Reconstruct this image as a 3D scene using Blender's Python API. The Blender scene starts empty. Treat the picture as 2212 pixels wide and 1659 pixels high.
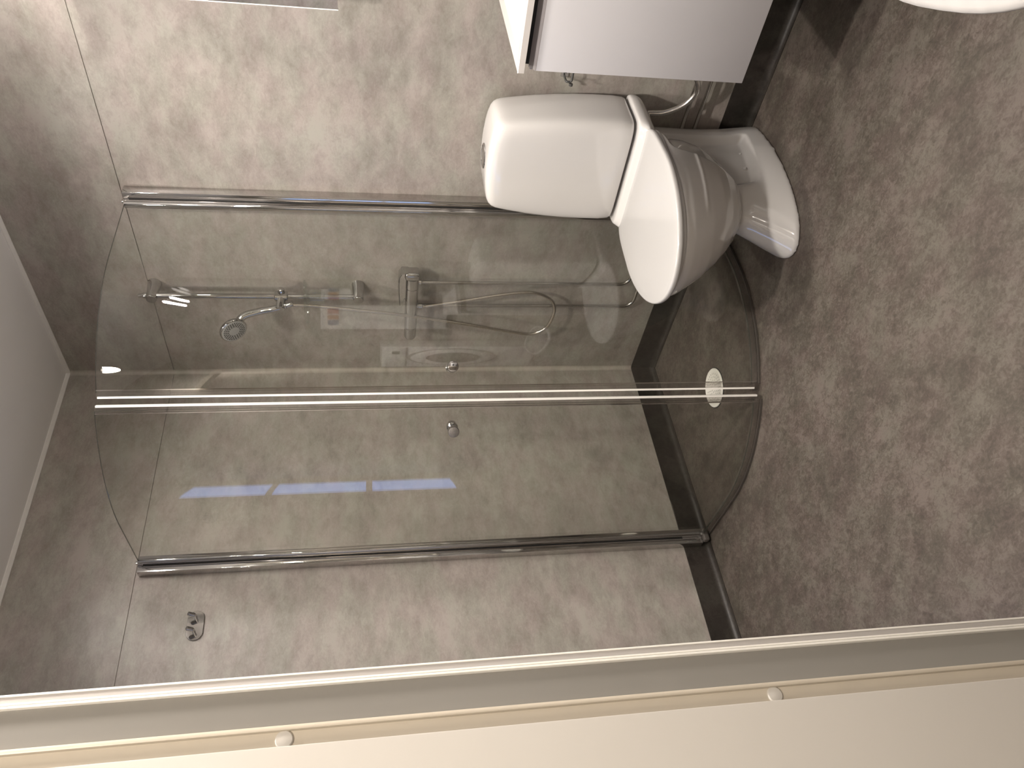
import bpy, bmesh, math, random
from mathutils import Vector, Matrix
PI = math.pi
C = bpy.context.scene.collection
SC = bpy.context.scene

# ------------------------------------------------------------------ camera, world, lights, exposure
# the photo is a portrait picture lying on its side: world up points to the left edge of the frame
CAM = Vector((-2.19424, -2.51253, 1.24845))
r2 = Vector((0.765, -0.644, -0.013)); d2 = Vector((-0.126, -0.130, -0.983)); fw = Vector((0.632, 0.754, -0.181))
yaw, pit, rol = 0.697944966, 0.181679110, 0.0133986573
fw = Vector((math.sin(yaw)*math.cos(pit), math.cos(yaw)*math.cos(pit), -math.sin(pit)))
rt = Vector((math.cos(yaw), -math.sin(yaw), 0)); dn = fw.cross(rt)
r2 = rt*math.cos(rol) + dn*math.sin(rol); d2 = dn*math.cos(rol) - rt*math.sin(rol)
cd = bpy.data.cameras.new('camera'); cam = bpy.data.objects.new('camera', cd); C.objects.link(cam)
cam.matrix_world = Matrix(((d2.x, r2.x, -fw.x, CAM.x), (d2.y, r2.y, -fw.y, CAM.y), (d2.z, r2.z, -fw.z, CAM.z), (0, 0, 0, 1)))
cd.sensor_width = 36; cd.lens = 1699.05*36/2212; cd.clip_start = .02
SC.camera = cam
w = bpy.data.worlds.new('world'); SC.world = w; w.use_nodes = True
w.node_tree.nodes['Background'].inputs[0].default_value = (1.0, .93, .85, 1)
w.node_tree.nodes['Background'].inputs[1].default_value = .05
SC.view_settings.view_transform = 'Standard'; SC.view_settings.look = 'None'
SC.view_settings.gamma = 1; SC.view_settings.use_curve_mapping = False
SC.view_settings.exposure = 0.18
SC.cycles.use_denoising = True
SC.cycles.max_bounces = 10; SC.cycles.transparent_max_bounces = 24; SC.cycles.diffuse_bounces = 5
SC.cycles.sample_clamp_indirect = 3.0
SC.cycles.caustics_refractive = False

def spot(name, loc, power, size, blend, radius, col, target=None):
    l = bpy.data.lights.new(name, 'SPOT'); l.energy = power; l.spot_size = math.radians(size); l.spot_blend = blend
    l.shadow_soft_size = radius; l.color = col
    o = bpy.data.objects.new(name, l); C.objects.link(o); o.location = loc
    if target is not None:
        o.rotation_euler = (Vector(target) - Vector(loc)).to_track_quat('-Z', 'Y').to_euler()
    return o
def area(name, loc, power, sx, sy, col, target):
    l = bpy.data.lights.new(name, 'AREA'); l.energy = power; l.shape = 'RECTANGLE'; l.size = sx; l.size_y = sy; l.color = col
    o = bpy.data.objects.new(name, l); C.objects.link(o); o.location = loc
    o.rotation_euler = (Vector(target) - Vector(loc)).to_track_quat('-Z', 'Y').to_euler()
    return o
WARM = (1.0, .925, .855)
DOWN = [(-.76, -1.55), (-.76, -.76), (-1.42, -1.90)]      # recessed ceiling spots
DPOW = [74, 31, 146]
for (x, y), pw in zip(DOWN, DPOW):
    spot('downlight_beam', (x, y, 2.385), pw, 163, .75, .055, WARM)
area('hall_light', (-2.32, -3.0, 2.33), 30, .30, .30, (1, .91, .80), (-2.32, -3.0, 0))

# ------------------------------------------------------------------ materials
def new_mat(name):
    m = bpy.data.materials.new(name); m.use_nodes = True
    return m, m.node_tree.nodes, m.node_tree.links, m.node_tree.nodes['Principled BSDF']
def plain(name, col, rough=.5, metal=0., coat=0., spec=.5, var=.03, scale=30., bump=0.):
    m, N, L, b = new_mat(name)
    b.inputs['Roughness'].default_value = rough; b.inputs['Metallic'].default_value = metal
    b.inputs['Coat Weight'].default_value = coat; b.inputs['Coat Roughness'].default_value = .04
    b.inputs['Specular IOR Level'].default_value = spec
    t = N.new('ShaderNodeTexCoord'); n = N.new('ShaderNodeTexNoise'); n.inputs['Scale'].default_value = scale
    L.new(t.outputs['Object'], n.inputs['Vector'])
    r = N.new('ShaderNodeValToRGB'); r.color_ramp.elements[0].position = .3; r.color_ramp.elements[1].position = .7
    r.color_ramp.elements[0].color = (*[c*(1-var) for c in col], 1); r.color_ramp.elements[1].color = (*[min(1, c*(1+var)) for c in col], 1)
    L.new(n.outputs['Fac'], r.inputs['Fac']); L.new(r.outputs['Color'], b.inputs['Base Color'])
    if bump:
        bp = N.new('ShaderNodeBump'); bp.inputs['Strength'].default_value = bump; bp.inputs['Distance'].default_value = .001
        n2 = N.new('ShaderNodeTexNoise'); n2.inputs['Scale'].default_value = scale*12; L.new(t.outputs['Object'], n2.inputs['Vector'])
        L.new(n2.outputs['Fac'], bp.inputs['Height']); L.new(bp.outputs['Normal'], b.inputs['Normal'])
    return m
def stone(name, dark, mid, light, cloud, grain, stretch, rough, spec, fine_amt, bump, offs=0., coat=0.):
    """mottled concrete-look laminate / vinyl, three scales of noise"""
    m, N, L, b = new_mat(name)
    t = N.new('ShaderNodeTexCoord'); mp = N.new('ShaderNodeMapping'); mp.inputs['Scale'].default_value = stretch
    mp.inputs['Location'].default_value = (offs, offs*.7, offs*.3)
    L.new(t.outputs['Object'], mp.inputs['Vector'])
    def noise(sc, det, ro, dist):
        n = N.new('ShaderNodeTexNoise'); n.inputs['Scale'].default_value = sc; n.inputs['Detail'].default_value = det
        n.inputs['Roughness'].default_value = ro; n.inputs['Distortion'].default_value = dist
        L.new(mp.outputs['Vector'], n.inputs['Vector']); return n.outputs['Fac']
    def math_(op, a, bb, clamp=False):
        q = N.new('ShaderNodeMath'); q.operation = op; q.use_clamp = clamp
        for i, v in enumerate((a, bb)):
            if isinstance(v, (int, float)): q.inputs[i].default_value = v
            else: L.new(v, q.inputs[i])
        return q.outputs[0]
    a = noise(cloud, 5, .55, .3); c = noise(cloud*4.3, 7, .62, .5); g = noise(grain, 8, .7, 1.1)
    s = math_('ADD', math_('MULTIPLY', a, .50), math_('MULTIPLY', c, .32))
    s = math_('ADD', s, math_('MULTIPLY', g, fine_amt))
    w_ = N.new('ShaderNodeTexVoronoi'); w_.feature = 'SMOOTH_F1'; w_.inputs['Scale'].default_value = grain*.35
    dv = N.new('ShaderNodeMix'); dv.data_type = 'VECTOR'; dv.inputs[0].default_value = .10
    nv = N.new('ShaderNodeTexNoise'); nv.inputs['Scale'].default_value = grain*.5; nv.inputs['Detail'].default_value = 4
    L.new(mp.outputs['Vector'], nv.inputs['Vector']); L.new(mp.outputs['Vector'], dv.inputs[4]); L.new(nv.outputs['Color'], dv.inputs[5])
    L.new(dv.outputs[1], w_.inputs['Vector'])
    s = math_('ADD', s, math_('MULTIPLY', w_.outputs['Distance'], .20))
    s = math_('ADD', s, math_('MULTIPLY', noise(grain*2.6, 3, .6, .6), .16))
    s = math_('SUBTRACT', s, .41 + fine_amt*.5 - .5 + .06 + .08)
    r = N.new('ShaderNodeValToRGB'); e = r.color_ramp.elements
    e[0].position = .36; e[0].color = (*dark, 1); e[1].position = .64; e[1].color = (*light, 1)
    k = e.new(.5); k.color = (*mid, 1)
    L.new(s, r.inputs['Fac'])
    # hue drift between pinkish and olive patches
    h = N.new('ShaderNodeMix'); h.data_type = 'RGBA'; h.blend_type = 'MULTIPLY'; h.inputs[0].default_value = 1
    hr = N.new('ShaderNodeValToRGB'); hr.color_ramp.elements[0].position = .38; hr.color_ramp.elements[1].position = .62
    hr.color_ramp.elements[0].color = (1.0, .957, .942, 1); hr.color_ramp.elements[1].color = (.972, 1.0, .945, 1)
    L.new(noise(cloud*2.2, 3, .5, 0), hr.inputs['Fac'])
    L.new(r.outputs['Color'], h.inputs[6]); L.new(hr.outputs['Color'], h.inputs[7])
    L.new(h.outputs[2], b.inputs['Base Color'])
    b.inputs['Roughness'].default_value = rough; b.inputs['Specular IOR Level'].default_value = spec
    bp = N.new('ShaderNodeBump'); bp.inputs['Strength'].default_value = bump; bp.inputs['Distance'].default_value = .002
    L.new(g, bp.inputs['Height']); L.new(bp.outputs['Normal'], b.inputs['Normal'])
    return m
def emit(name, col, strength):
    m, N, L, b = new_mat(name)
    b.inputs['Base Color'].default_value = (*col, 1); b.inputs['Emission Color'].default_value = (*col, 1)
    b.inputs['Emission Strength'].default_value = strength; return m
def glass(name, tint, ior=1.5, rough=0.0):
    """clear pane: every face lets light straight through and mirrors by Fresnel"""
    m = bpy.data.materials.new(name); m.use_nodes = True; N = m.node_tree.nodes; L = m.node_tree.links; N.clear()
    o = N.new('ShaderNodeOutputMaterial'); tr = N.new('ShaderNodeBsdfTransparent'); tr.inputs[0].default_value = (*tint, 1)
    gl = N.new('ShaderNodeBsdfGlossy'); gl.inputs['Roughness'].default_value = rough; gl.inputs[0].default_value = (1, 1, 1, 1)
    fr = N.new('ShaderNodeFresnel'); ge = N.new('ShaderNodeNewGeometry'); mx = N.new('ShaderNodeMixShader')
    mm = N.new('ShaderNodeMix'); mm.inputs[2].default_value = ior; mm.inputs[3].default_value = 1/ior
    L.new(ge.outputs['Backfacing'], mm.inputs[0]); L.new(mm.outputs[0], fr.inputs['IOR'])
    L.new(fr.outputs[0], mx.inputs[0]); L.new(tr.outputs[0], mx.inputs[1]); L.new(gl.outputs[0], mx.inputs[2])
    L.new(mx.outputs[0], o.inputs[0]); return m

M = {}
M['wall'] = stone('wall_laminate', (.235, .213, .195), (.302, .277, .256), (.372, .345, .322), 3.2, 46, (1, 1, 1.9), .36, .45, .38, .05)
M['floor'] = stone('floor_vinyl', (.056, .047, .040), (.080, .067, .057), (.119, .103, .090), 5.5, 75, (1.25, .9, 1), .42, .35, .70, .16, 3.1)
M['skirt_shaded'] = stone('skirting_vinyl_shaded', (.018, .0155, .013), (.027, .023, .020), (.042, .037, .032), 5.5, 75, (1, 1, 1), .40, .4, .4, .1, 1.1)  # floor vinyl turned up the wall; its shade is put into the darker colour
M['ceiling'] = plain('ceiling_paint', (.80, .785, .765), .8, var=.015, scale=4)
M['cornice'] = plain('cornice_white', (.72, .70, .67), .5)
M['white'] = plain('white_lacquer', (.56, .55, .56), .38, var=.012, scale=8)
M['basin'] = plain('basin_composite', (.66, .63, .60), .12, coat=.4, var=.01, scale=5)
M['porcelain'] = plain('porcelain', (.60, .585, .565), .10, coat=.5, var=.01, scale=6)
M['seat'] = plain('seat_plastic', (.475, .465, .45), .16, coat=.3, var=.008, scale=6)
M['chrome'] = plain('chrome', (.52, .515, .51), .06, 1.0, var=.01)
M['alu'] = plain('polished_aluminium', (.60, .585, .57), .07, 1.0, var=.02, scale=12)
M['steel'] = plain('brushed_steel_pipe', (.55, .53, .50), .16, 1.0, var=.02)
M['hose'] = plain('woven_steel_hose', (.62, .58, .52), .22, 1.0, var=.02)
M['dark'] = plain('dark_gap', (.01, .01, .01), .6)
M['nozzle'] = plain('grey_rubber', (.05, .05, .048), .45)
M['face'] = plain('spray_face', (.40, .40, .385), .25)
M['drain'] = plain('drain_plastic', (.80, .78, .72), .3, var=.02)
M['trim'] = plain('frame_white_paint', (.46, .435, .415), .32, var=.01)
M['liner'] = plain('frame_liner_shaded', (.24, .228, .208), .35, var=.012, scale=14)  # jamb face away from the light: its shade is painted in as grey
M['frame'] = plain('frame_cream_paint', (.58, .52, .43), .35, var=.012)
M['leaf'] = plain('door_leaf_paint', (.575, .545, .50), .40, var=.012, scale=3, bump=.05)
M['hallwall'] = plain('hall_paint', (.62, .57, .50), .7, var=.02)
M['mirror'] = plain('mirror_glass', (.85, .85, .85), .01, 1.0, var=0)
M['seal'] = plain('white_magnet_seal', (.92, .90, .84), .35, var=.01)
M['glass'] = glass('shower_glass', (.950, .955, .938))
M['clearseal'] = glass('clear_seal', (.86, .85, .84), 1.9, .12)
M['acrylic'] = glass('clear_acrylic', (.90, .92, .905), 2.2, .08)
M['glassedge'] = plain('glass_edge', (.045, .055, .045), .2)
M['lamp'] = emit('lamp_tube', (1, .93, .87), 290)
M['spotlens'] = emit('downlight_lens', (1, .88, .74), 8)
M['window'] = emit('dusk_sky_pane', (.30, .48, 1.0), 2.2)
M['tub'] = plain('white_tub_plastic', (.42, .405, .39), .4)
M['rubber'] = plain('grey_sealant', (.10, .09, .08), .4)
M['red'] = plain('label_red', (.45, .10, .06), .5); M['blue'] = plain('label_blue', (.08, .14, .25), .5); M['orange'] = plain('label_orange', (.6, .3, .12), .5)
M['wmdoor'] = plain('washer_dark_glass', (.06, .055, .05), .1)
M['grip_shaded'] = plain('grip_shade_grey', (.27, .25, .25), .4)  # drawer bevel turned inwards, its shade put into a darker grey
M['appliance'] = plain('appliance_white', (.84, .83, .81), .35)
M['wmgrey'] = plain('washer_grey', (.3, .29, .28), .35)

# ------------------------------------------------------------------ mesh helpers
def box(bm, a, b, bev=0., seg=2):
    g = bmesh.ops.create_cube(bm, size=1)['verts']
    for v in g:
        v.co = Vector([(a[i]+b[i])/2 + v.co[i]*(b[i]-a[i]) for i in range(3)])
    if bev:
        es = {e for v in g for e in v.link_edges}
        bmesh.ops.bevel(bm, geom=list(es), offset=bev, segments=seg, profile=.5, affect='EDGES')
def loft(bm, rings, cap0=True, cap1=True, closed=True):
    vs = [[bm.verts.new(p) for p in r] for r in rings]
    n = len(rings[0])
    for i in range(len(vs)-1):
        for j in range(n if closed else n-1):
            k = (j+1) % n
            bm.faces.new((vs[i][j], vs[i][k], vs[i+1][k], vs[i+1][j]))
    if closed and cap0: bm.faces.new(list(reversed(vs[0])))
    if closed and cap1: bm.faces.new(vs[-1])
def lathe(bm, o, ax, prof, n=24):
    """prof: list of (distance along axis, radius)"""
    o = Vector(o); ax = Vector(ax).normalized(); u = ax.orthogonal().normalized(); v = ax.cross(u)
    loft(bm, [[o + ax*d + (u*math.cos(2*PI*i/n) + v*math.sin(2*PI*i/n))*max(r, 1e-5) for i in range(n)] for d, r in prof])
def cyl(bm, a, b, r, n=20, bev=.0):
    a = Vector(a); b = Vector(b); L = (b-a).length
    if bev: lathe(bm, a, b-a, [(0, r-bev), (bev*.3, r-bev*.3), (bev, r), (L-bev, r), (L-bev*.3, r-bev*.3), (L, r-bev)], n)
    else: lathe(bm, a, b-a, [(0, r), (L, r)], n)
def spline(pts, per=8):
    P = [Vector(p) for p in pts]; out = []
    for i in range(len(P)-1):
        p0 = P[max(i-1, 0)]; p1 = P[i]; p2 = P[i+1]; p3 = P[min(i+2, len(P)-1)]
        for k in range(per):
            t = k/per
            out.append(.5*((2*p1) + (p2-p0)*t + (2*p0-5*p1+4*p2-p3)*t*t + (3*p1-p0-3*p2+p3)*t**3))
    out.append(P[-1]); return out
def fillet(pts, r, seg=8):
    P = [Vector(p) for p in pts]; out = [P[0]]
    for i in range(1, len(P)-1):
        a = (P[i-1]-P[i]).normalized(); b = (P[i+1]-P[i]).normalized()
        h = a.angle(b)/2; d = min(r/math.tan(h), (P[i-1]-P[i]).length*.49, (P[i+1]-P[i]).length*.49)
        s = P[i]+a*d; e = P[i]+b*d
        for k in range(seg+1):
            t = k/seg; out.append((s*(1-t)+P[i]*t)*(1-t) + (P[i]*(1-t)+e*t)*t)
    out.append(P[-1]); return out
def tube(bm, path, r, n=12, rfun=None):
    T = []; m = len(path)
    for i in range(m):
        T.append((path[min(i+1, m-1)]-path[max(i-1, 0)]).normalized())
    u = T[0].orthogonal().normalized(); rings = []
    for i in range(m):
        u = (u - T[i]*u.dot(T[i])).normalized(); v = T[i].cross(u)
        rr = rfun(i) if rfun else r
        rings.append([path[i] + (u*math.cos(2*PI*k/n)+v*math.sin(2*PI*k/n))*rr for k in range(n)])
    loft(bm, rings)
def obj(name, bm, mat, parent=None, smooth=True, angle=35, origin=None, **props):
    bmesh.ops.recalc_face_normals(bm, faces=bm.faces)
    if smooth:
        for f in bm.faces: f.smooth = True
        lim = math.radians(angle)
        for e in bm.edges:
            if len(e.link_faces) == 2 and e.calc_face_angle(0) > lim: e.smooth = False
    me = bpy.data.meshes.new(name)
    bm.to_mesh(me); bm.free()
    o = bpy.data.objects.new(name, me); C.objects.link(o)
    for mm in (mat if isinstance(mat, (list, tuple)) else [mat]): me.materials.append(mm)
    if parent is not None:
        o.parent = parent
        if parent.type == 'EMPTY': o.matrix_parent_inverse = Matrix.Translation(-Vector(parent.location))
    for k, v in props.items(): o[k] = v
    return o
def B(): return bmesh.new()
def thing(name, loc, label, cat, group=None):
    o = bpy.data.objects.new(name, None); C.objects.link(o); o.location = loc; o.empty_display_size = .1
    o['label'] = label; o['category'] = cat
    if group: o['group'] = group
    return o
def tag(o, label, cat, group=None):
    o['label'] = label; o['category'] = cat
    if group: o['group'] = group
    return o
def boxes(*bs):
    bm = B()
    for b in bs: box(bm, b[0], b[1], b[2] if len(b) > 2 else 0.)
    return bm

# ------------------------------------------------------------------ the room
H = 2.40; XL = -1.8965; YF = -3.15; JZ = 2.006; SK = .10
XH = -3.6
obj('floor', boxes(((XH-.1, YF-.1, -.08), (.1, .1, 0))), M['floor'], kind='structure')
obj('ceiling', boxes(((XH-.1, YF-.1, H), (.1, .1, H+.08))), M['ceiling'], kind='structure')
def panel_wall(name, axis):
    """two rows of wall panels with an open joint between them"""
    bm = B(); g = .0013
    for z0, z1 in ((0, JZ-g), (JZ+g, H)):
        if axis == 'x': box(bm, (0, YF-.1, z0), (.08, .1, z1), 0)
        else: box(bm, (XH-.1, 0, z0), (0, .08, z1), 0)
    if axis == 'x': box(bm, (.003, YF-.1, JZ-.01), (.07, .1, JZ+.01))
    else: box(bm, (XH-.1, .003, JZ-.01), (0, .07, JZ+.01))
    return obj(name, bm, M['wall'], smooth=False, kind='structure')
panel_wall('wall_right', 'x'); panel_wall('wall_back', 'y')
obj('wall_front', boxes(((XH-.1, YF-.08, 0), (0, YF, H))), M['wall'], kind='structure')
DY0, DY1 = -2.62, -1.700       # door opening
obj('wall_left', boxes(((XL-.10, DY1, 0), (XL, 0, H)), ((XL-.10, YF, 0), (XL, DY0, H)), ((XL-.10, DY0, 2.08), (XL, DY1, H))), M['wall'], kind='structure', smooth=False)
obj('wall_hall', boxes(((XH-.08, YF, 0), (XH, 0, H))), M['hallwall'], kind='structure')
# window in the back wall, beyond the door frame (seen only as a reflection)
o = obj('window_1', boxes(((-1.80, -.012, .86), (-1.76, .0, 2.0)), ((-1.44, -.012, .86), (-1.40, 0, 2.0)), ((-1.76, -.012, .86), (-1.44, 0, .90)), ((-1.76, -.012, 1.96), (-1.44, 0, 2.0)),
    ((-1.76, -.012, 1.235), (-1.44, 0, 1.26)), ((-1.76, -.012, 1.62), (-1.44, 0, 1.645))), M['trim'], kind='structure')
for z0, z1 in ((.90, 1.235), (1.26, 1.62), (1.645, 1.96)):
    obj('pane', boxes(((-1.76, -.006, z0), (-1.44, 0, z1))), M['window'], o)
# corner bead, cornice, coved skirting
def prism(bm, prof, axis, a, b):
    """prof in the plane across the axis; axis 'x','y','z'"""
    R = []
    for t in (a, b):
        R.append([(t, p[0], p[1]) if axis == 'x' else (p[0], t, p[1]) if axis == 'y' else (p[0], p[1], t) for p in prof])
    loft(bm, R)
bm = B(); r = .014
arc = [(-r + r*math.sin(t*PI/2/6)*1.0, -r + r*math.cos(t*PI/2/6)) for t in range(7)]
prof = [(0, 0), (0, -r)] + [(-r+r*math.cos(-PI/2*0+0) , -r)][:0] + [(-r*(1-math.cos(t*PI/12)), -r*(1-math.sin(t*PI/12))) for t in range(1, 6)] + [(-r, 0)]
prism(bm, prof, 'z', SK, H-.012)
M['bead'] = stone('corner_bead_sheen', (.30, .275, .25), (.36, .33, .30), (.42, .39, .36), 3.2, 46, (1, 1, 1.9), .3, .5, .2, .02)  # lighter than the wall panels: the corner's sheen is put into the colour
obj('trim_1', bm, M['bead'], kind='structure', angle=60)
bm = B(); prism(bm, [(0, H), (-.012, H), (-.012, H-.004), (-.004, H-.012), (0, H-.012)], 'y', YF, 0)
obj('trim_2', bm, M['cornice'], kind='structure')
bm = B(); prism(bm, [(0, H), (-.012, H), (-.012, H-.004), (-.004, H-.012), (0, H-.012)], 'x', XL, 0)
obj('trim_3', bm, M['cornice'], kind='structure')
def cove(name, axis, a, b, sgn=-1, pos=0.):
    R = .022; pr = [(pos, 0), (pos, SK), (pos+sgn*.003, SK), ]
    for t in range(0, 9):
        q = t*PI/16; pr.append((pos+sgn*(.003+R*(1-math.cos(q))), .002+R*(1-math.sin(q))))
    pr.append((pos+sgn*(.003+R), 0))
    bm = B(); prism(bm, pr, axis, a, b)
    return obj(name, bm, M['skirt_shaded'], kind='structure', angle=50)
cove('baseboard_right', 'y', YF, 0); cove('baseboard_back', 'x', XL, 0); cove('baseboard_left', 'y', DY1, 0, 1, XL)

# ------------------------------------------------------------------ door frame and leaf at the left edge
JY = -1.713
fr = obj('door_1', boxes(((-1.8975, JY-.0048, 0), (-1.8948, JY+.05, 2.10), .0008),), M['trim'], kind='structure')
fr['kind'] = 'structure'
# the trim's two fine ribs, seen from the doorway
obj('rib', boxes(((-1.8972, JY-.0052, 0), (-1.8952, JY+.02, 2.10), .0006), ((-1.9082, JY-.0056, 0), (-1.9058, JY+.02, 2.10), .0006), ((-1.9050, JY-.0050, 0), (-1.9030, JY+.02, 2.10), .0005)), M['seal'], fr)
obj('casing', boxes(((-1.9078, JY-.0040, 0), (-1.8970, JY+.05, 2.10), .0006)), M['trim'], fr)
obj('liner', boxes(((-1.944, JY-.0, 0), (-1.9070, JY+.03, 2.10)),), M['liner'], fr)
obj('stop', boxes(((-1.948, JY-.003, 0), (-1.943, JY+.03, 2.10), .0015)), M['frame'], fr)
obj('rebate', boxes(((-2.010, JY+.002, 0), (-1.947, JY+.03, 2.10)),), M['frame'], fr)
for z in (1.330, .830, .33):
    bm = B(); lathe(bm, (-1.9555, JY+.002, z), (0, -1, 0), [(0, .0085), (.0012, .0085), (.0022, .0075), (.0026, .004), (.0027, 0)], 28)
    obj('screw_cap', bm, M['leaf'], fr, label='round white screw cover cap')
df = obj('door_2', boxes(((-2.83, -1.797, .01), (-1.9855, -1.757, 2.06), .0015)), M['leaf'], kind='structure')
bm = B(); cyl(bm, (-2.76, -1.797, 1.03), (-2.76, -1.845, 1.03), .010); cyl(bm, (-2.76, -1.845, 1.03), (-2.63, -1.850, 1.03), .009, bev=.003)
obj('door_handle', bm, M['chrome'], df)
# opposite jamb of the opening
obj('door_3', boxes(((-1.993, DY0, 0), (-1.893, DY0+.03, 2.08)), ((-1.993, DY0, 2.05), (-1.893, DY1, 2.08))), M['frame'], kind='structure')

# ------------------------------------------------------------------ shower enclosure: two hinged curved glass doors
def plan(side, inset=0., n=28):
    """centre line of one door, from its wall hinge to its free edge (right door = side 'r')"""
    Rr = .572+inset; cx = cy = -.290; pts = [(-.040, -.862-inset)]
    for k in range(1, 6): pts.append((-.04 + (cx+.04)*k/5, -.862-inset))
    for k in range(1, n+1):
        a = -PI/2 - (PI/4 - (.017 if side == 'r' else .046))*k/n; pts.append((cx+Rr*math.cos(a), cy+Rr*math.sin(a)))
    if side == 'l':
        pts = [(y, x) for x, y in pts]; th = math.radians(-2.0); px, py = -.862, -.04
        pts = [(px+(x-px)*math.cos(th)-(y-py)*math.sin(th), py+(x-px)*math.sin(th)+(y-py)*math.cos(th)) for x, y in pts]
    return [Vector((x, y)) for x, y in pts]
def strip(bm, pts, th, z0, z1, mats=False):
    n = len(pts); L = []; R = []
    for i in range(n):
        t = (pts[min(i+1, n-1)]-pts[max(i-1, 0)]).normalized(); nn = Vector((-t.y, t.x))
        L.append(pts[i]+nn*th/2); R.append(pts[i]-nn*th/2)
    v = {}
    for z in (z0, z1):
        v[z] = ([bm.verts.new((*p, z)) for p in L], [bm.verts.new((*p, z)) for p in R])
    for i in range(n-1):
        bm.faces.new((v[z0][0][i], v[z0][0][i+1], v[z1][0][i+1], v[z1][0][i]))
        bm.faces.new((v[z0][1][i], v[z0][1][i+1], v[z1][1][i+1], v[z1][1][i]))
        for z in (z0, z1):
            f = bm.faces.new((v[z][0][i], v[z][0][i+1], v[z][1][i+1], v[z][1][i]))
            if mats: f.material_index = 1
    for i in (0, n-1):
        f = bm.faces.new((v[z0][0][i], v[z1][0][i], v[z1][1][i], v[z0][1][i]))
        if mats: f.material_index = 1
def along(pts, d):
    """point and direction at distance d before (+) the free end of a plan line; negative = beyond it"""
    e = pts[-1]; t = (pts[-1]-pts[-2]).normalized(); return e - t*d, t
def shower_door(side, label):
    root = thing('shower_door', (0 if side == 'r' else -.862, -.862 if side == 'r' else 0, 0), label, 'shower door')
    P = plan(side); Z0, Z1 = .030, 1.990
    bm = B(); strip(bm, P, .006, Z0, Z1, True); gl = obj('glass_pane', bm, [M['glass'], M['glassedge']], root, angle=30)
    # wall profile: deep channel plus pivot rod
    def mirror(a, b):
        if side == 'r': return (a, b)
        A = (a[1], a[0], a[2]); Bv = (b[1], b[0], b[2]); return (tuple(min(A[i], Bv[i]) for i in range(3)), tuple(max(A[i], Bv[i]) for i in range(3)))
    bm = B()
    box(bm, *mirror((-.034, -.893, .034), (-.0005, -.868, 1.995)), .0012)
    box(bm, *mirror((-.047, -.868, .020), (-.0005, -.842, 1.995)), .0012)
    pr = obj('wall_profile', bm, M['alu'], root)
    bm = B(); box(bm, *mirror((-.0350, -.872, .11), (-.0338, -.869, 1.98))); obj('groove', bm, M['dark'], pr)
    bm = B(); box(bm, *mirror((-.048, -.8685, 1.983), (-.034, -.8600, 1.999)), .001); obj('end_cap', bm, M['alu'], pr)
    bm = B(); c = (-.050, -.862) if side == 'r' else (-.862, -.050)
    cyl(bm, (*c, .045), (*c, 1.992), .0075, 20, .001); obj('pivot_rod', bm, M['chrome'], root)
    # lower rounded foot of the profile
    bm = B()
    if side == 'r': box(bm, (-.050, -.890, .010), (-.026, -.845, .033), .006, 3)
    else: box(bm, (-.890, -.050, .010), (-.845, -.026, .033), .006, 3)
    obj('profile_foot', bm, M['rubber'], root, label='dark rounded foot')
    # bottom seal, swept along the whole door
    bm = B(); strip(bm, P, .010, .006, .034); obj('bottom_seal', bm, M['clearseal'], root)
    bm = B(); strip(bm, [p for p in P], .0035, .0005, .0075); obj('drip_lip', bm, M['rubber'], root)
    # free edge: clear seal then white magnet strip
    a, t = along(P, .008); b, _ = along(P, -.010)
    bm = B(); strip(bm, [a, b], .011, .022, 1.988); obj('edge_seal', bm, M['clearseal'], root)
    a, t = along(P, .0085); b, _ = along(P, .0065)
    bm = B(); strip(bm, [a, b], .0125, .022, 1.988); obj('seal_lip', bm, M['alu'], root)
    a, t = along(P, -.0105); b, _ = along(P, -.0160)
    bm = B(); strip(bm, [a, b], .010, .022, 1.986); obj('magnet_strip', bm, M['seal'], root, label='white magnetic closing strip')
    # knob, on both faces of the glass
    k = len(P)-1; acc = 0
    while acc < (.058 if side == 'r' else .072): acc += (P[k]-P[k-1]).length; k -= 1
    t = (P[k+1]-P[k-1]).normalized(); nn = Vector((t.y, -t.x)); c = P[k]
    if (c+nn-Vector((-.29, -.29))).length < (c-nn-Vector((-.29, -.29))).length: nn = -nn
    for s in (1, -1):
        bm = B(); d = Vector((nn.x*s, nn.y*s, 0))
        lathe(bm, (c.x+d.x*.003, c.y+d.y*.003, .998), d, [(0, .011), (.001, .012), (.006, .012), (.0075, .0135), (.009, .0168), (.026, .0168), (.0275, .0158), (.028, .0145), (.028, 0)], 32)
        obj('door_knob', bm, M['chrome'], gl)
    return root
shower_door('r', 'curved clear glass shower door hinged on the wall beside the toilet')
shower_door('l', 'curved clear glass shower door hinged beside the double hook')

# floor drain
dr = thing('floor_drain', (-.481, -.433, 0), 'round white slotted drain cover in the shower floor', 'drain')
bm = B(); lathe(bm, (-.481, -.433, .0005), (0, 0, 1), [(0, .072), (.003, .072), (.005, .070), (.0055, .064), (.0035, .060), (.0035, 0)], 48); obj('cover', bm, M['drain'], dr)
bm = B(); lathe(bm, (-.481, -.433, .0003), (0, 0, 1), [(0, .075), (.0012, .075), (.0012, 0)], 48); obj('rim', bm, M['dark'], dr)
bm = B()
for rr, nn in ((.016, 8), (.028, 14), (.040, 20), (.052, 26)):
    for i in range(nn):
        a = 2*PI*i/nn; c = Vector((-.481+rr*math.cos(a), -.433+rr*math.sin(a), .00405)); u = Vector((math.cos(a), math.sin(a), 0)); v = Vector((-u.y, u.x, 0))
        q = [c+u*.0035+v*.0011, c-u*.0035+v*.0011, c-u*.0035-v*.0011, c+u*.0035-v*.0011]
        loft(bm, [[p+Vector((0, 0, -.0004)) for p in q], [p+Vector((0, 0, .0003)) for p in q]])
obj('slots', bm, plain('drain_slot', (.30, .29, .26), .6), dr)

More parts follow.
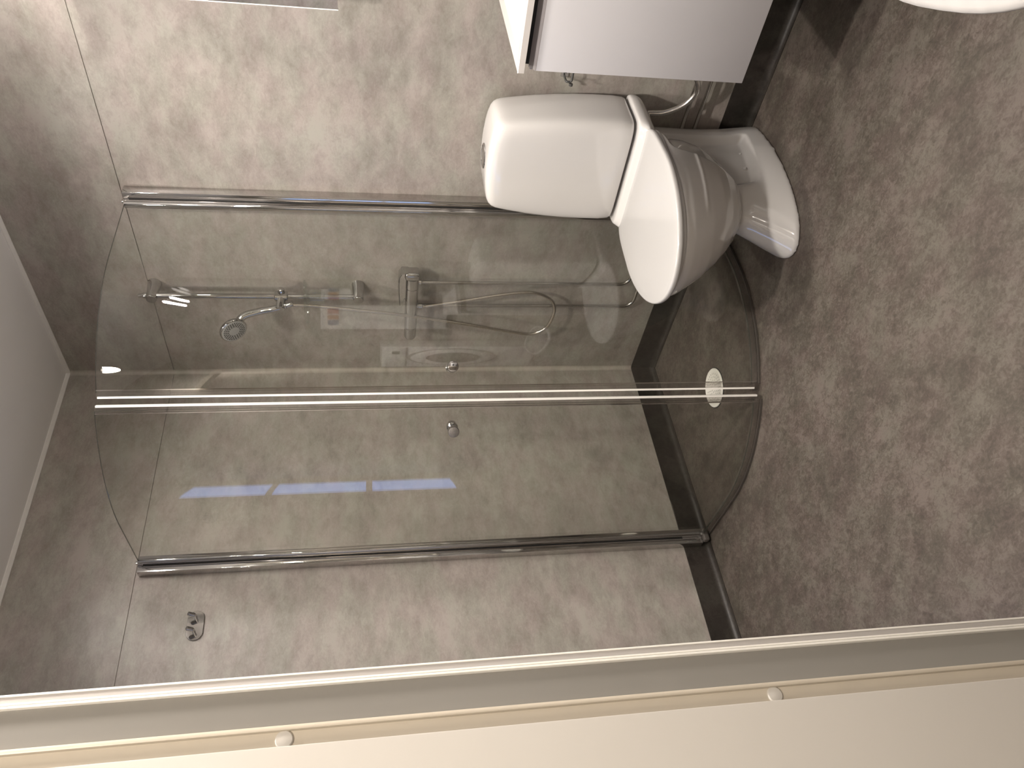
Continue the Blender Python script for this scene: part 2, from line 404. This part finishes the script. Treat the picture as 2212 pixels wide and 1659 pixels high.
# ------------------------------------------------------------------ shower rail, hand shower, soap dish, hose
RX, RY = -.062, -.478
rail = thing('shower_rail', (0, RY, 1.27), 'chrome vertical riser rail on the tiled-look wall behind the glass', 'shower rail')
rail['label'] = 'chrome vertical shower rail fixed to the wall by two round brackets'
bm = B(); lathe(bm, (RX, RY, 1.262), (0, 0, 1), [(0, .004), (.002, .0085), (.006, .0100), (.745, .0100), (.752, .0095), (.757, .0065), (.763, .0065), (.768, .0050), (.770, 0)], 24)
obj('pole', bm, M['chrome'], rail)
for z in (1.985, 1.277):
    bm = B(); lathe(bm, (0, RY, z), (-1, 0, 0), [(0, .0245), (.006, .0235), (.05, .0195), (.078, .0185), (.082, .0165), (.083, 0)], 32)
    obj('bracket', bm, M['chrome'], rail)
bm = B(); lathe(bm, (RX, RY, 1.525), (0, 0, 1), [(0, .016), (.003, .0185), (.044, .0185), (.047, .016)], 24)
lathe(bm, (RX, RY, 1.548), (-1, .30, .06), [(0, .014), (.02, .016), (.035, .0165), (.050, .0165), (.053, .014), (.053, 0)], 24)
lathe(bm, (RX, RY, 1.548), (.15, -1, 0), [(0, .012), (.025, .013), (.031, .012), (.034, .008), (.034, 0)], 20)
obj('slider', bm, M['chrome'], rail)
# hand shower
hs = thing('hand_shower', (RX-.045, RY+.012, 1.55), 'chrome hand shower with round grey spray face resting in its slider', 'hand shower')
fd = Vector((-.863, -.03, -.486)).normalized()      # spray direction
hc = Vector((-.150, -.398, 1.717)); he = Vector((.45, -.547, -.70)); he = (he - fd*he.dot(fd)).normalized()
h0 = Vector((-.098, -.466, 1.532)); h1 = Vector((-.104, -.455, 1.575)); h2 = hc + he*.062 - fd*.010
bm = B(); path = spline([h0, h1, h1*.5+h2*.5+Vector((.004, 0, 0)), h2, hc + he*.030 - fd*.008], 8)
nP = len(path); tube(bm, path, .012, 20, lambda i: .0115+.003*(i/nP))
obj('handle', bm, M['chrome'], hs)
bm = B(); lathe(bm, hc - fd*.018, fd, [(0, .012), (.003, .028), (.009, .043), (.016, .0485), (.024, .0490), (.027, .0470), (.028, .044)], 40)
obj('head', bm, M['chrome'], hs)
bm = B(); lathe(bm, hc + fd*.0085, fd, [(0, .0445), (.002, .044), (.0026, .041), (.0026, 0)], 40); fc = obj('spray_face', bm, M['face'], hs, label='grey spray face with rings of rubber nozzles')
u = fd.orthogonal().normalized(); v = fd.cross(u); bm = B()
for rr, nn in ((.022, 16), (.029, 22), (.036, 28)):
    for i in range(nn):
        a = 2*PI*i/nn; c = hc + fd*.0105 + (u*math.cos(a)+v*math.sin(a))*rr
        rd = (u*math.cos(a)+v*math.sin(a)); td = rd.cross(fd)
        q = [c+rd*.0028+td*.0015, c-rd*.0028+td*.0015, c-rd*.0028-td*.0015, c+rd*.0028-td*.0015]
        loft(bm, [q, [p+fd*.0015 for p in q]])
obj('nozzles', bm, M['nozzle'], fc)
bm = B(); cyl(bm, h0 + (h0-h1).normalized()*.026, h0, .0095, 18, .001); obj('hose_nut', bm, M['chrome'], hs)
# soap dish
sd = thing('soap_dish', (RX, RY, 1.43), 'clear acrylic soap dish clamped on the shower rail', 'soap dish')
bm = B(); lathe(bm, (RX, RY, 1.397), (0, 0, 1), [(0, .024), (.003, .0265), (.05, .0265), (.053, .024)], 28); obj('clamp', bm, M['acrylic'], sd)
bm = B()
def oval(cx, cy, a, b, z, n=48, yr=0.):
    return [Vector((cx + a*math.cos(2*PI*i/n), cy + b*math.sin(2*PI*i/n), z)) for i in range(n)]
loft(bm, [oval(-.098, RY, .050, .085, 1.452), oval(-.098, RY, .058, .098, 1.458), oval(-.098, RY, .060, .101, 1.464), oval(-.098, RY, .057, .098, 1.464), oval(-.098, RY, .049, .084, 1.456)])
obj('tray', bm, M['acrylic'], sd)
# hose
hp = [(-.097, -.468, 1.508), (-.094, -.462, 1.44), (-.090, -.440, 1.301), (-.085, -.408, 1.115), (-.080, -.356, .883), (-.075, -.306, .694), (-.07, -.288, .610), (-.07, -.310, .562), (-.07, -.350, .540), (-.07, -.422, .533), (-.07, -.480, .560),
      (-.07, -.514, .640), (-.07, -.500, .756), (-.07, -.468, .893), (-.07, -.445, 1.004), (-.07, -.438, 1.040)]
path = spline(hp, 34); bm = B(); tube(bm, path, .0062, 8, lambda i: .0064 if i % 2 else .0056)
hose = obj('shower_hose', bm, M['hose'], angle=80); tag(hose, 'ribbed steel shower hose hanging in a loop below the mixer', 'hose')

# mixer
mx = thing('shower_mixer', (0, -.45, 1.083), 'horizontal chrome shower mixer with a flat lever, above the hose loop', 'mixer tap')
MX = -.066
bm = B(); lathe(bm, (MX, -.270, 1.084), (0, -1, 0), [(0, 0), (0, .017), (.004, .021), (.012, .0235), (.060, .0235), (.0605, .0225), (.0625, .0225), (.063, .0235), (.262, .0235), (.2625, .0222), (.2655, .0222), (.266, .0240), (.310, .0240), (.311, 0)], 40)
obj('body', bm, M['chrome'], mx)
bm = B(); box(bm, (MX-.024, -.614, 1.058), (MX+.024, -.578, 1.112), .012, 4); hb = obj('cartridge_housing', bm, M['chrome'], mx)
bm = B()
pl = [(-.615, 1.100), (-.612, 1.122), (-.595, 1.131), (-.56, 1.133), (-.50, 1.131), (-.45, 1.127)]
rings = []
for i, (y, z) in enumerate(pl):
    wv = (.018, .022, .023, .021, .018, .013)[i]; th = (.003, .004, .004, .0035, .003, .0022)[i]
    rings.append([Vector((MX+wv*math.cos(2*PI*k/16), y, z+th*math.sin(2*PI*k/16))) for k in range(16)])
loft(bm, rings); obj('lever', bm, M['chrome'], mx)
for y in (-.53, -.40):
    bm = B(); lathe(bm, (0, y, 1.084), (-1, 0, 0), [(0, .026), (.006, .026), (.010, .016), (.05, .014)], 24); obj('wall_union', bm, M['chrome'], mx)
bm = B(); lathe(bm, (MX, -.438, 1.066), (0, 0, -1), [(0, .009), (.008, .009), (.009, .0115), (.022, .0115), (.024, .008), (.032, .0075)], 18); obj('hose_outlet', bm, M['chrome'], mx)

# supply pipes on the wall: down from the mixer, then along behind the toilet to the vanity
pg = 'bare water pipes clipped along the right wall'
bm = B(); tube(bm, fillet([(-.028, -.522, 1.075), (-.028, -.522, .247), (-.028, -1.75, .236)], .045, 10), .0062, 14)
lathe(bm, (-.028, -.522, 1.070), (0, 0, -1), [(0, .011), (.022, .011), (.024, .008)], 16)
tag(obj('water_pipe', bm, M['steel']), 'steel water pipe nearer the toilet, running down from the mixer lever end', 'pipe')
bm = B(); tube(bm, fillet([(-.028, -.405, 1.075), (-.028, -.405, .205), (-.028, -1.75, .192)], .045, 10), .0062, 14)
tag(obj('water_pipe', bm, M['steel']), 'steel water pipe passing behind the hose loop, nearer the shower corner', 'pipe')
# ------------------------------------------------------------------ double hook on the back wall
hk = thing('wall_hook', (-1.074, 0, 1.797), 'chrome oval double hook on the wall left of the shower', 'hook')
bm = B(); n = 48
def stad(hw_, hh, y):
    out = []
    for i in range(n):
        a = 2*PI*i/n; ex = .62
        c, s = math.cos(a), math.sin(a)
        r_ = hh; cx_ = (hw_-r_)*(1 if c > 0 else -1)
        out.append(Vector((-1.074+cx_+r_*c, y, 1.797+r_*s)))
    return out
loft(bm, [stad(.049, .026, -.0005), stad(.049, .026, -.0045), stad(.048, .025, -.0055)]); obj('plate', bm, M['chrome'], hk)
for x in (-1.050, -1.098):
    bm = B(); path = fillet([Vector((x, -.004, 1.797)), Vector((x, -.028, 1.796)), Vector((x, -.040, 1.812))], .010, 6)
    tube(bm, path, .0055, 14, lambda i: .0055 + .0015*(i > 5)); lathe(bm, path[-1], path[-1]-path[-2], [(0, .0070), (.003, .0066), (.005, .004), (.0055, 0)], 14)
    obj('prong', bm, M['chrome'], hk)

# ------------------------------------------------------------------ toilet
TY = -1.128
toi = thing('toilet', (0, TY, 0), 'white close-coupled toilet standing between the shower and the vanity', 'toilet')
def ring(fb, ff, hw_, z, nf=2.0, nb=4.0, fc=.42, n=72, zf=None, hb=None):
    out = []; c0 = fb+(ff-fb)*fc
    for i in range(n):
        a = 2*PI*i/n; c, s = math.cos(a), math.sin(a); e = nf if c > 0 else nb
        f = c0 + ((ff-c0) if c > 0 else (c0-fb))*math.copysign(abs(c)**(2/e), c)
        y = hw_*math.copysign(abs(s)**(2/e), s)
        if hb is not None and c < 0:
            k = (c0-f)/(c0-fb); y *= 1-(1-hb)*k
        out.append(Vector((-f, TY+y, z if zf is None else zf(f, y, z))))
    return out
def remeshed(bm, voxel, smooth_it):
    bmesh.ops.recalc_face_normals(bm, faces=bm.faces)
    me = bpy.data.meshes.new('tmp'); bm.to_mesh(me); bm.free(); o = bpy.data.objects.new('tmp', me); C.objects.link(o)
    m = o.modifiers.new('r', 'REMESH'); m.mode = 'VOXEL'; m.voxel_size = voxel; m.use_smooth_shade = True
    s = o.modifiers.new('s', 'SMOOTH'); s.factor = .5; s.iterations = smooth_it
    dg = bpy.context.evaluated_depsgraph_get(); dg.update()
    me2 = bpy.data.meshes.new_from_object(o.evaluated_get(dg)); bpy.data.objects.remove(o); bpy.data.meshes.remove(me)
    out = B(); out.from_mesh(me2); bpy.data.meshes.remove(me2); return out
bm = B()
# pedestal
S = [(0, .012, .538, .128, 2.1, 5), (.012, .012, .535, .127, 2.1, 5), (.04, .012, .508, .122, 2.1, 5), (.08, .012, .470, .113, 2.1, 5), (.12, .012, .435, .105, 2.1, 5), (.17, .012, .41, .100, 2.1, 5), (.24, .012, .40, .098, 2.2, 5), (.32, .012, .40, .100, 2.4, 5), (.41, .012, .40, .105, 2.4, 5)]
loft(bm, [ring(b_, f_, h_, z, nf, nb, .35, hb=.86) for z, b_, f_, h_, nf, nb in S])
# bowl
S = [(.135, .20, .40, .060), (.15, .17, .435, .085), (.175, .15, .475, .110), (.21, .13, .52, .135), (.25, .12, .562, .158), (.30, .12, .605, .178), (.34, .13, .633, .190), (.375, .15, .655, .199), (.395, .16, .662, .202), (.404, .165, .660, .200)]
loft(bm, [ring(b_, f_, h_, z, 2.15, 3.2, .42) for z, b_, f_, h_ in S])
# deck under the cistern
S = [(.365, .03, .20, .115), (.39, .015, .225, .160), (.41, .010, .245, .182), (.425, .008, .25, .190), (.440, .008, .225, .190), (.450, .010, .215, .188)]
loft(bm, [ring(b_, f_, h_, z, 7, 7, .5) for z, b_, f_, h_ in S])
bm = remeshed(bm, .0042, 9)
def sst(a, b, x):
    t = max(0, min(1, (x-a)/(b-a))); return t*t*(3-2*t)
for v in bm.verts:      # sculpted hollow in the pedestal's flanks and a soft line round the bowl
    f = -v.co.x; y = v.co.y-TY; z = v.co.z; s = 1 if y > 0 else -1
    zb = .055 + .02*max(0, (f-.1)/.2)
    m_ = sst(.095, .115, f)*(1-sst(.295, .34, f))*sst(zb, zb+.018, z)*(1-sst(.36, .40, z))
    if abs(y) > .055 and m_ > 0:
        v.co.y -= s*m_*min(.030, abs(y)-.055)
    zl = .315+.05*(f-.35)
    q = math.exp(-((z-zl)/.006)**2)*sst(.30, .36, f)*(1-sst(.50, .56, f))
    if abs(y) > .05: v.co.y += s*.0035*q
bmesh.ops.smooth_vert(bm, verts=bm.verts, factor=.5, use_axis_x=True, use_axis_y=True, use_axis_z=True)
bmesh.ops.smooth_vert(bm, verts=bm.verts, factor=.5, use_axis_x=True, use_axis_y=True, use_axis_z=True)
for v in bm.verts: v.co.z = max(v.co.z, .0015)
bowl = obj('bowl', bm, M['porcelain'], toi, angle=180)
for yy in (TY-.070, TY+.070):
    for f in (.17, .245):
        s = 1 if yy > TY else -1
        bm = B(); lathe(bm, (-f, yy, .074+.02*(f-.1)/.2), (0, s*.8, .6), [(0, .006), (.012, .006), (.014, .005), (.0145, 0)], 16); obj('bolt_cap', bm, M['porcelain'], bowl)
# seat ring and lid
def flat_loft(bm, fb, ff, hw_, z0, z1, rr, **k):
    st = []
    for q in range(5):
        a = q*PI/8; st.append((rr*(1-math.sin(a)), z0+rr*(1-math.cos(a))))
    for q in range(5):
        a = q*PI/8; st.append((rr*(1-math.cos(a)), z1-rr+rr*math.sin(a)))
    st.append((.03, z1+.001)); st.append((.08, z1+.0015)); st.append((.14, z1+.002))
    loft(bm, [ring(fb+d, ff-d, hw_-d, z, **k) for d, z in st])
bm = B(); flat_loft(bm, .200, .672, .198, .4035, .4165, .005, nf=2.1, nb=7, fc=.42); obj('seat', bm, M['seat'], toi)
bm = B(); flat_loft(bm, .193, .694, .214, .4175, .4345, .0065, nf=1.95, nb=6, fc=.40, hb=.93); obj('lid', bm, M['seat'], toi, label='closed smooth lid')
for s in (-1, 1):
    bm = B(); cyl(bm, (-.205, TY+s*.09, .428), (-.205, TY+s*.13, .428), .011, 16, .002); obj('hinge', bm, M['seat'], toi)
# cistern
bm = B()
prof = [(.458, .172, .012), (.461, .176, .006), (.47, .1785, .002), (.50, .181, 0), (.56, .181, 0), (.62, .179, 0), (.68, .175, .001), (.74, .1690, .003), (.79, .1620, .006), (.82, .157, .008), (.838, .1535, .010), (.850, .149, .014), (.858, .142, .021), (.8625, .132, .030), (.8645, .115, .045), (.865, .06, .07), (.865, .01, .089)]
rings = []
for z, h_, ins in prof:
    zf = lambda f, y, zz: zz + .020*(1-(y/.165)**2)*sst(.77, .86, zz)
    rings.append(ring(.014+ins*.3, .200-ins*(1.0 if ins < .02 else 1.0), h_, z, 7, 9, .5, 96, zf))
loft(bm, rings); cis = obj('cistern', bm, M['porcelain'], toi, angle=60)
bm = B(); lathe(bm, (-.098, TY+.010, .8815), (0, 0, 1), [(0, .039), (.004, .039), (.0058, .037), (.0058, .034), (.0045, .0333), (.0055, .032), (.006, .025), (.006, 0)], 36); fb_ = obj('flush_button', bm, M['chrome'], cis)

# cistern feed hose and vanity drain pipe
bm = B(); tube(bm, spline([(-.07, -1.270, .455), (-.07, -1.272, .42), (-.07, -1.275, .372), (-.075, -1.283, .330), (-.085, -1.315, .285), (-.09, -1.352, .262), (-.09, -1.385, .262), (-.085, -1.415, .285), (-.08, -1.44, .33), (-.08, -1.48, .40)], 10), .008, 14)
M['bright'] = plain('bright_chrome', (.80, .79, .77), .12, 1.0)
tag(obj('supply_hose', bm, M['bright']), 'curved chrome supply pipe from the cistern to under the vanity', 'pipe')

# ------------------------------------------------------------------ vanity and basin
VX, VY0, VY1 = -.450, -2.19, -1.590
va = thing('vanity_unit', (-.225, -1.89, .318), 'white wall-hung vanity drawer unit right of the toilet', 'vanity')
obj('carcass', boxes(((-.430, VY1-.018, .330), (-.001, VY1, .8515), .001), ((-.430, VY0, .330), (-.001, VY0+.018, .8515), .001), ((-.430, VY0, .330), (-.001, VY1, .348)), ((-.018, VY0, .330), (-.001, VY1, .8515))), M['white'], va)
fr_ = obj('drawer_front', boxes(((VX, VY0, .318), (-.431, VY1, .846), .0012)), M['white'], va)
bm = B(); loft(bm, [[Vector((-.450, y, .846)), Vector((-.431, y, .8605)), Vector((-.431, y, .845)), Vector((-.450, y, .845))] for y in (VY0, VY1)])
obj('finger_grip', bm, M['grip_shaded'], fr_)
obj('shadow_gap', boxes(((-.426, VY0+.004, .8515), (-.408, VY1-.004, .8745)), ((-.408, VY1-.018, .8515), (-.003, VY1-.004, .8745)), ((-.408, VY0+.004, .8515), (-.003, VY0+.018, .8745)), ((-.018, VY0+.018, .8515), (-.003, VY1-.018, .8745))), M['dark'], va)  # solid black strips stand in for the shade under the slab
bm = B(); box(bm, (-.436, VY1-.001, .838), (-.424, VY1+.004, .858), .001); obj('hinge_clip', bm, M['chrome'], va)
ba = obj('basin', B(), M['basin'])
bm = B(); x0, x1, y0, y1 = -.458, -.002, VY0-.005, VY1+.004; zt, zb = .890, .8745
def rect(a, b, c, d, z): return [Vector((a, c, z)), Vector((b, c, z)), Vector((b, d, z)), Vector((a, d, z))]
R_ = [rect(x0+.16, x1-.17, y0+.23, y1-.25, zt-.094), rect(x0+.075, x1-.105, y0+.11, y1-.14, zt-.085), rect(x0+.040, x1-.060, y0+.035, y1-.040, zb), rect(x0, x1, y0, y1, zb), rect(x0, x1, y0, y1, zt-.001), rect(x0+.001, x1-.001, y0+.001, y1-.001, zt), rect(x0+.028, x1-.075, y0+.035, y1-.035, zt-.0005),
      rect(x0+.036, x1-.083, y0+.045, y1-.050, zt-.010), rect(x0+.09, x1-.12, y0+.13, y1-.16, zt-.075), rect(x0+.17, x1-.20, y0+.25, y1-.27, zt-.082)]
loft(bm, R_, True, True); bmesh.ops.recalc_face_normals(bm, faces=bm.faces)
bm.to_mesh(ba.data); bm.free(); tag(ba, 'white faceted basin slab lying on the vanity unit', 'basin')
# basin tap
tp = thing('basin_tap', (-.055, -1.89, .8895), 'chrome tap on the basin, out past the picture edge', 'tap')
tp['label'] = 'chrome single-lever tap at the back of the basin'
bm = B(); cyl(bm, (-.055, -1.89, .8895), (-.055, -1.89, 1.00), .022, 24, .003); obj('body', bm, M['chrome'], tp)
bm = B(); tube(bm, fillet([(-.06, -1.89, .985), (-.16, -1.89, .995), (-.165, -1.89, .975)], .01, 4), .012, 14); obj('spout', bm, M['chrome'], tp)
bm = B(); box(bm, (-.12, -1.90, 1.001), (-.04, -1.88, 1.012), .003); obj('lever', bm, M['chrome'], tp)
# toilet roll holder, mostly hidden behind the vanity
rh = thing('toilet_roll_holder', (0, -1.40, .64), 'small chrome roll holder peeping out beside the vanity', 'roll holder')
bm = B(); tube(bm, fillet([(-.001, -1.345, .653), (-.040, -1.345, .653), (-.040, -1.345, .637), (-.040, -1.46, .637)], .008, 5), .0035, 12); cyl(bm, (-.040, -1.340, .637), (-.040, -1.333, .637), .006, 16, .001); obj('bar', bm, M['nozzle'], rh)
bm = B(); box(bm, (-.006, -1.375, .640), (-.0005, -1.342, .664), .002); obj('plate', bm, M['alu'], rh)

# mirror cabinet with its lamp
mc = thing('mirror_cabinet', (-.075, -1.89, 1.32), 'wall mirror cabinet with a thin bright edge, at the top picture border', 'mirror cabinet')
obj('carcass', boxes(((-.134, VY0, 1.312), (-.001, -1.560, 2.00), .001)), M['white'], mc)
obj('mirror_door', boxes(((-.1405, VY0, 1.310), (-.1355, -1.5580, 2.002))), M['mirror'], mc)
obj('edge_strip', boxes(((-.1412, -1.5585, 1.309), (-.1345, -1.5565, 2.003))), M['seal'], mc)
ml = thing('mirror_lamp', (-.2, -1.9, 2.0), 'chrome lamp with two glowing tubes on top of the mirror cabinet', 'lamp')
obj('arm', boxes(((-.30, -1.915, 2.060), (-.06, -1.885, 2.070), .002), ((-.10, -1.93, 2.0025), (-.04, -1.87, 2.062), .003)), M['chrome'], ml)
obj('canopy', boxes(((-.255, -1.94, 2.046), (-.245, -1.86, 2.060), .002)), M['chrome'], ml)
for x, z, ya, yb in ((-.212, 2.025, -2.10, -1.80), (-.288, 2.035, -2.10, -1.74)):
    bm = B(); cyl(bm, (x, ya, z), (x, yb, z), .009, 16, .003); obj('light_tube', bm, M['lamp'], ml)

# recessed ceiling spots
for (x, y), lab in zip(DOWN, ('recessed ceiling spot between the toilet and the doorway', 'recessed ceiling spot over the shower doors', 'recessed ceiling spot nearest the door wall')):
    t_ = thing('ceiling_spot', (x, y, H), lab, 'ceiling light', 'recessed ceiling spots')
    bm = B(); lathe(bm, (x, y, H-.0005), (0, 0, -1), [(0, .044), (.003, .043), (.004, .038), (.001, .034), (.001, .030)], 32); obj('bezel', bm, M['chrome'], t_)
    bm = B(); lathe(bm, (x, y, H-.0008), (0, 0, -1), [(0, .030), (.0012, .030), (.0012, 0)], 32); obj('lens', bm, M['spotlens'], t_)

# ------------------------------------------------------------------ laundry tub whose rim shows at the top right corner of the picture
tub = thing('laundry_tub', (-1.02, -2.30, 0), 'white oval plastic laundry tub on the floor in front of the vanity', 'laundry tub')
def orot(a, b, z, n=64, e=2.5):
    out = []; th = math.radians(200); ca, sa = math.cos(th), math.sin(th); cx, cy = TUBC
    for i in range(n):
        q = 2*PI*i/n; c, s = math.cos(q), math.sin(q)
        x = a*math.copysign(abs(c)**(2/e), c); y = b*math.copysign(abs(s)**(2/e), s)
        out.append(Vector((cx+x*ca-y*sa, cy+x*sa+y*ca, z)))
    return out
TUBC = (-1.010, -2.300)
bm = B(); loft(bm, [orot(.25, .17, .004), orot(.265, .185, .02), orot(.315, .228, .36), orot(.318, .231, .385)], cap1=False)
loft(bm, [orot(.318, .231, .385), orot(.309, .222, .385), orot(.258, .178, .03), orot(.2, .12, .028)], cap0=False)
bmesh.ops.remove_doubles(bm, verts=bm.verts, dist=1e-5); obj('shell', bm, M['tub'], tub, angle=50)
bm = B(); loft(bm, [orot(.317, .230, .382), orot(.333, .246, .380), orot(.337, .250, .386), orot(.336, .249, .396), orot(.328, .241, .400), orot(.309, .222, .398), orot(.307, .220, .388), orot(.311, .224, .382)], True, True)
fs = [f for f in bm.faces if len(f.verts) > 4]; bmesh.ops.delete(bm, geom=fs, context='FACES_ONLY')
obj('rim', bm, M['tub'], tub, angle=60)

# ------------------------------------------------------------------ behind the camera's right: washing machine and water heater (they show as reflections in the glass)
wmch = thing('washing_machine', (-1.55, -2.86, 0), 'white front-loading washing machine seen mirrored in the glass door', 'washing machine')
bx0, bx1, by0, by1, bz0, bz1 = -1.850, -1.25, -3.14, -2.56, .32, 1.17
obj('cabinet', boxes(((bx0, by0, bz0), (bx1, by1, bz1), .006)), M['appliance'], wmch)
pf = obj('plinth', boxes(((bx0, by0, .0), (bx1, by1-.02, bz0), .004)), M['wmgrey'], wmch)
obj('control_panel', boxes(((bx0+.01, by1, 1.04), (bx1-.01, by1+.006, 1.16), .001)), M['appliance'], wmch)
obj('display', boxes(((bx1-.20, by1+.006, 1.075), (bx1-.12, by1+.008, 1.115))), M['wmdoor'], wmch)
bm = B(); lathe(bm, (-1.55, by1, .78), (0, 1, 0), [(0, .235), (.02, .23), (.035, .205), (.035, .15)], 48); dd = obj('door_ring', bm, M['appliance'], wmch)
bm = B(); lathe(bm, (-1.55, by1, .78), (0, 1, 0), [(0, .252), (.004, .252), (.004, .20)], 48); obj('door_surround', bm, M['wmgrey'], wmch)
bm = B(); lathe(bm, (-1.55, by1, .78), (0, 1, 0), [(0, .15), (.04, .15), (.055, .10), (.06, 0)], 48); obj('door_glass', bm, M['wmdoor'], wmch)
wh = thing('water_heater', (-.49, -3.06, 1.13), 'white wall-hung water heater with a colour energy label, seen mirrored', 'water heater')
obj('case', boxes(((-.84, -3.145, .80), (-.14, -2.90, 1.50), .012)), M['appliance'], wh)
lb = obj('energy_label', boxes(((-.80, -2.900, 1.385), (-.18, -2.8985, 1.475))), M['seal'], wh)
for i, (m_, a, b) in enumerate((('blue', -.72, -.58), ('orange', -.56, -.44), ('red', -.40, -.24))):
    obj('label_bar', boxes(((a, -2.8985, 1.40), (b, -2.8975, 1.46))), M[m_], lb)
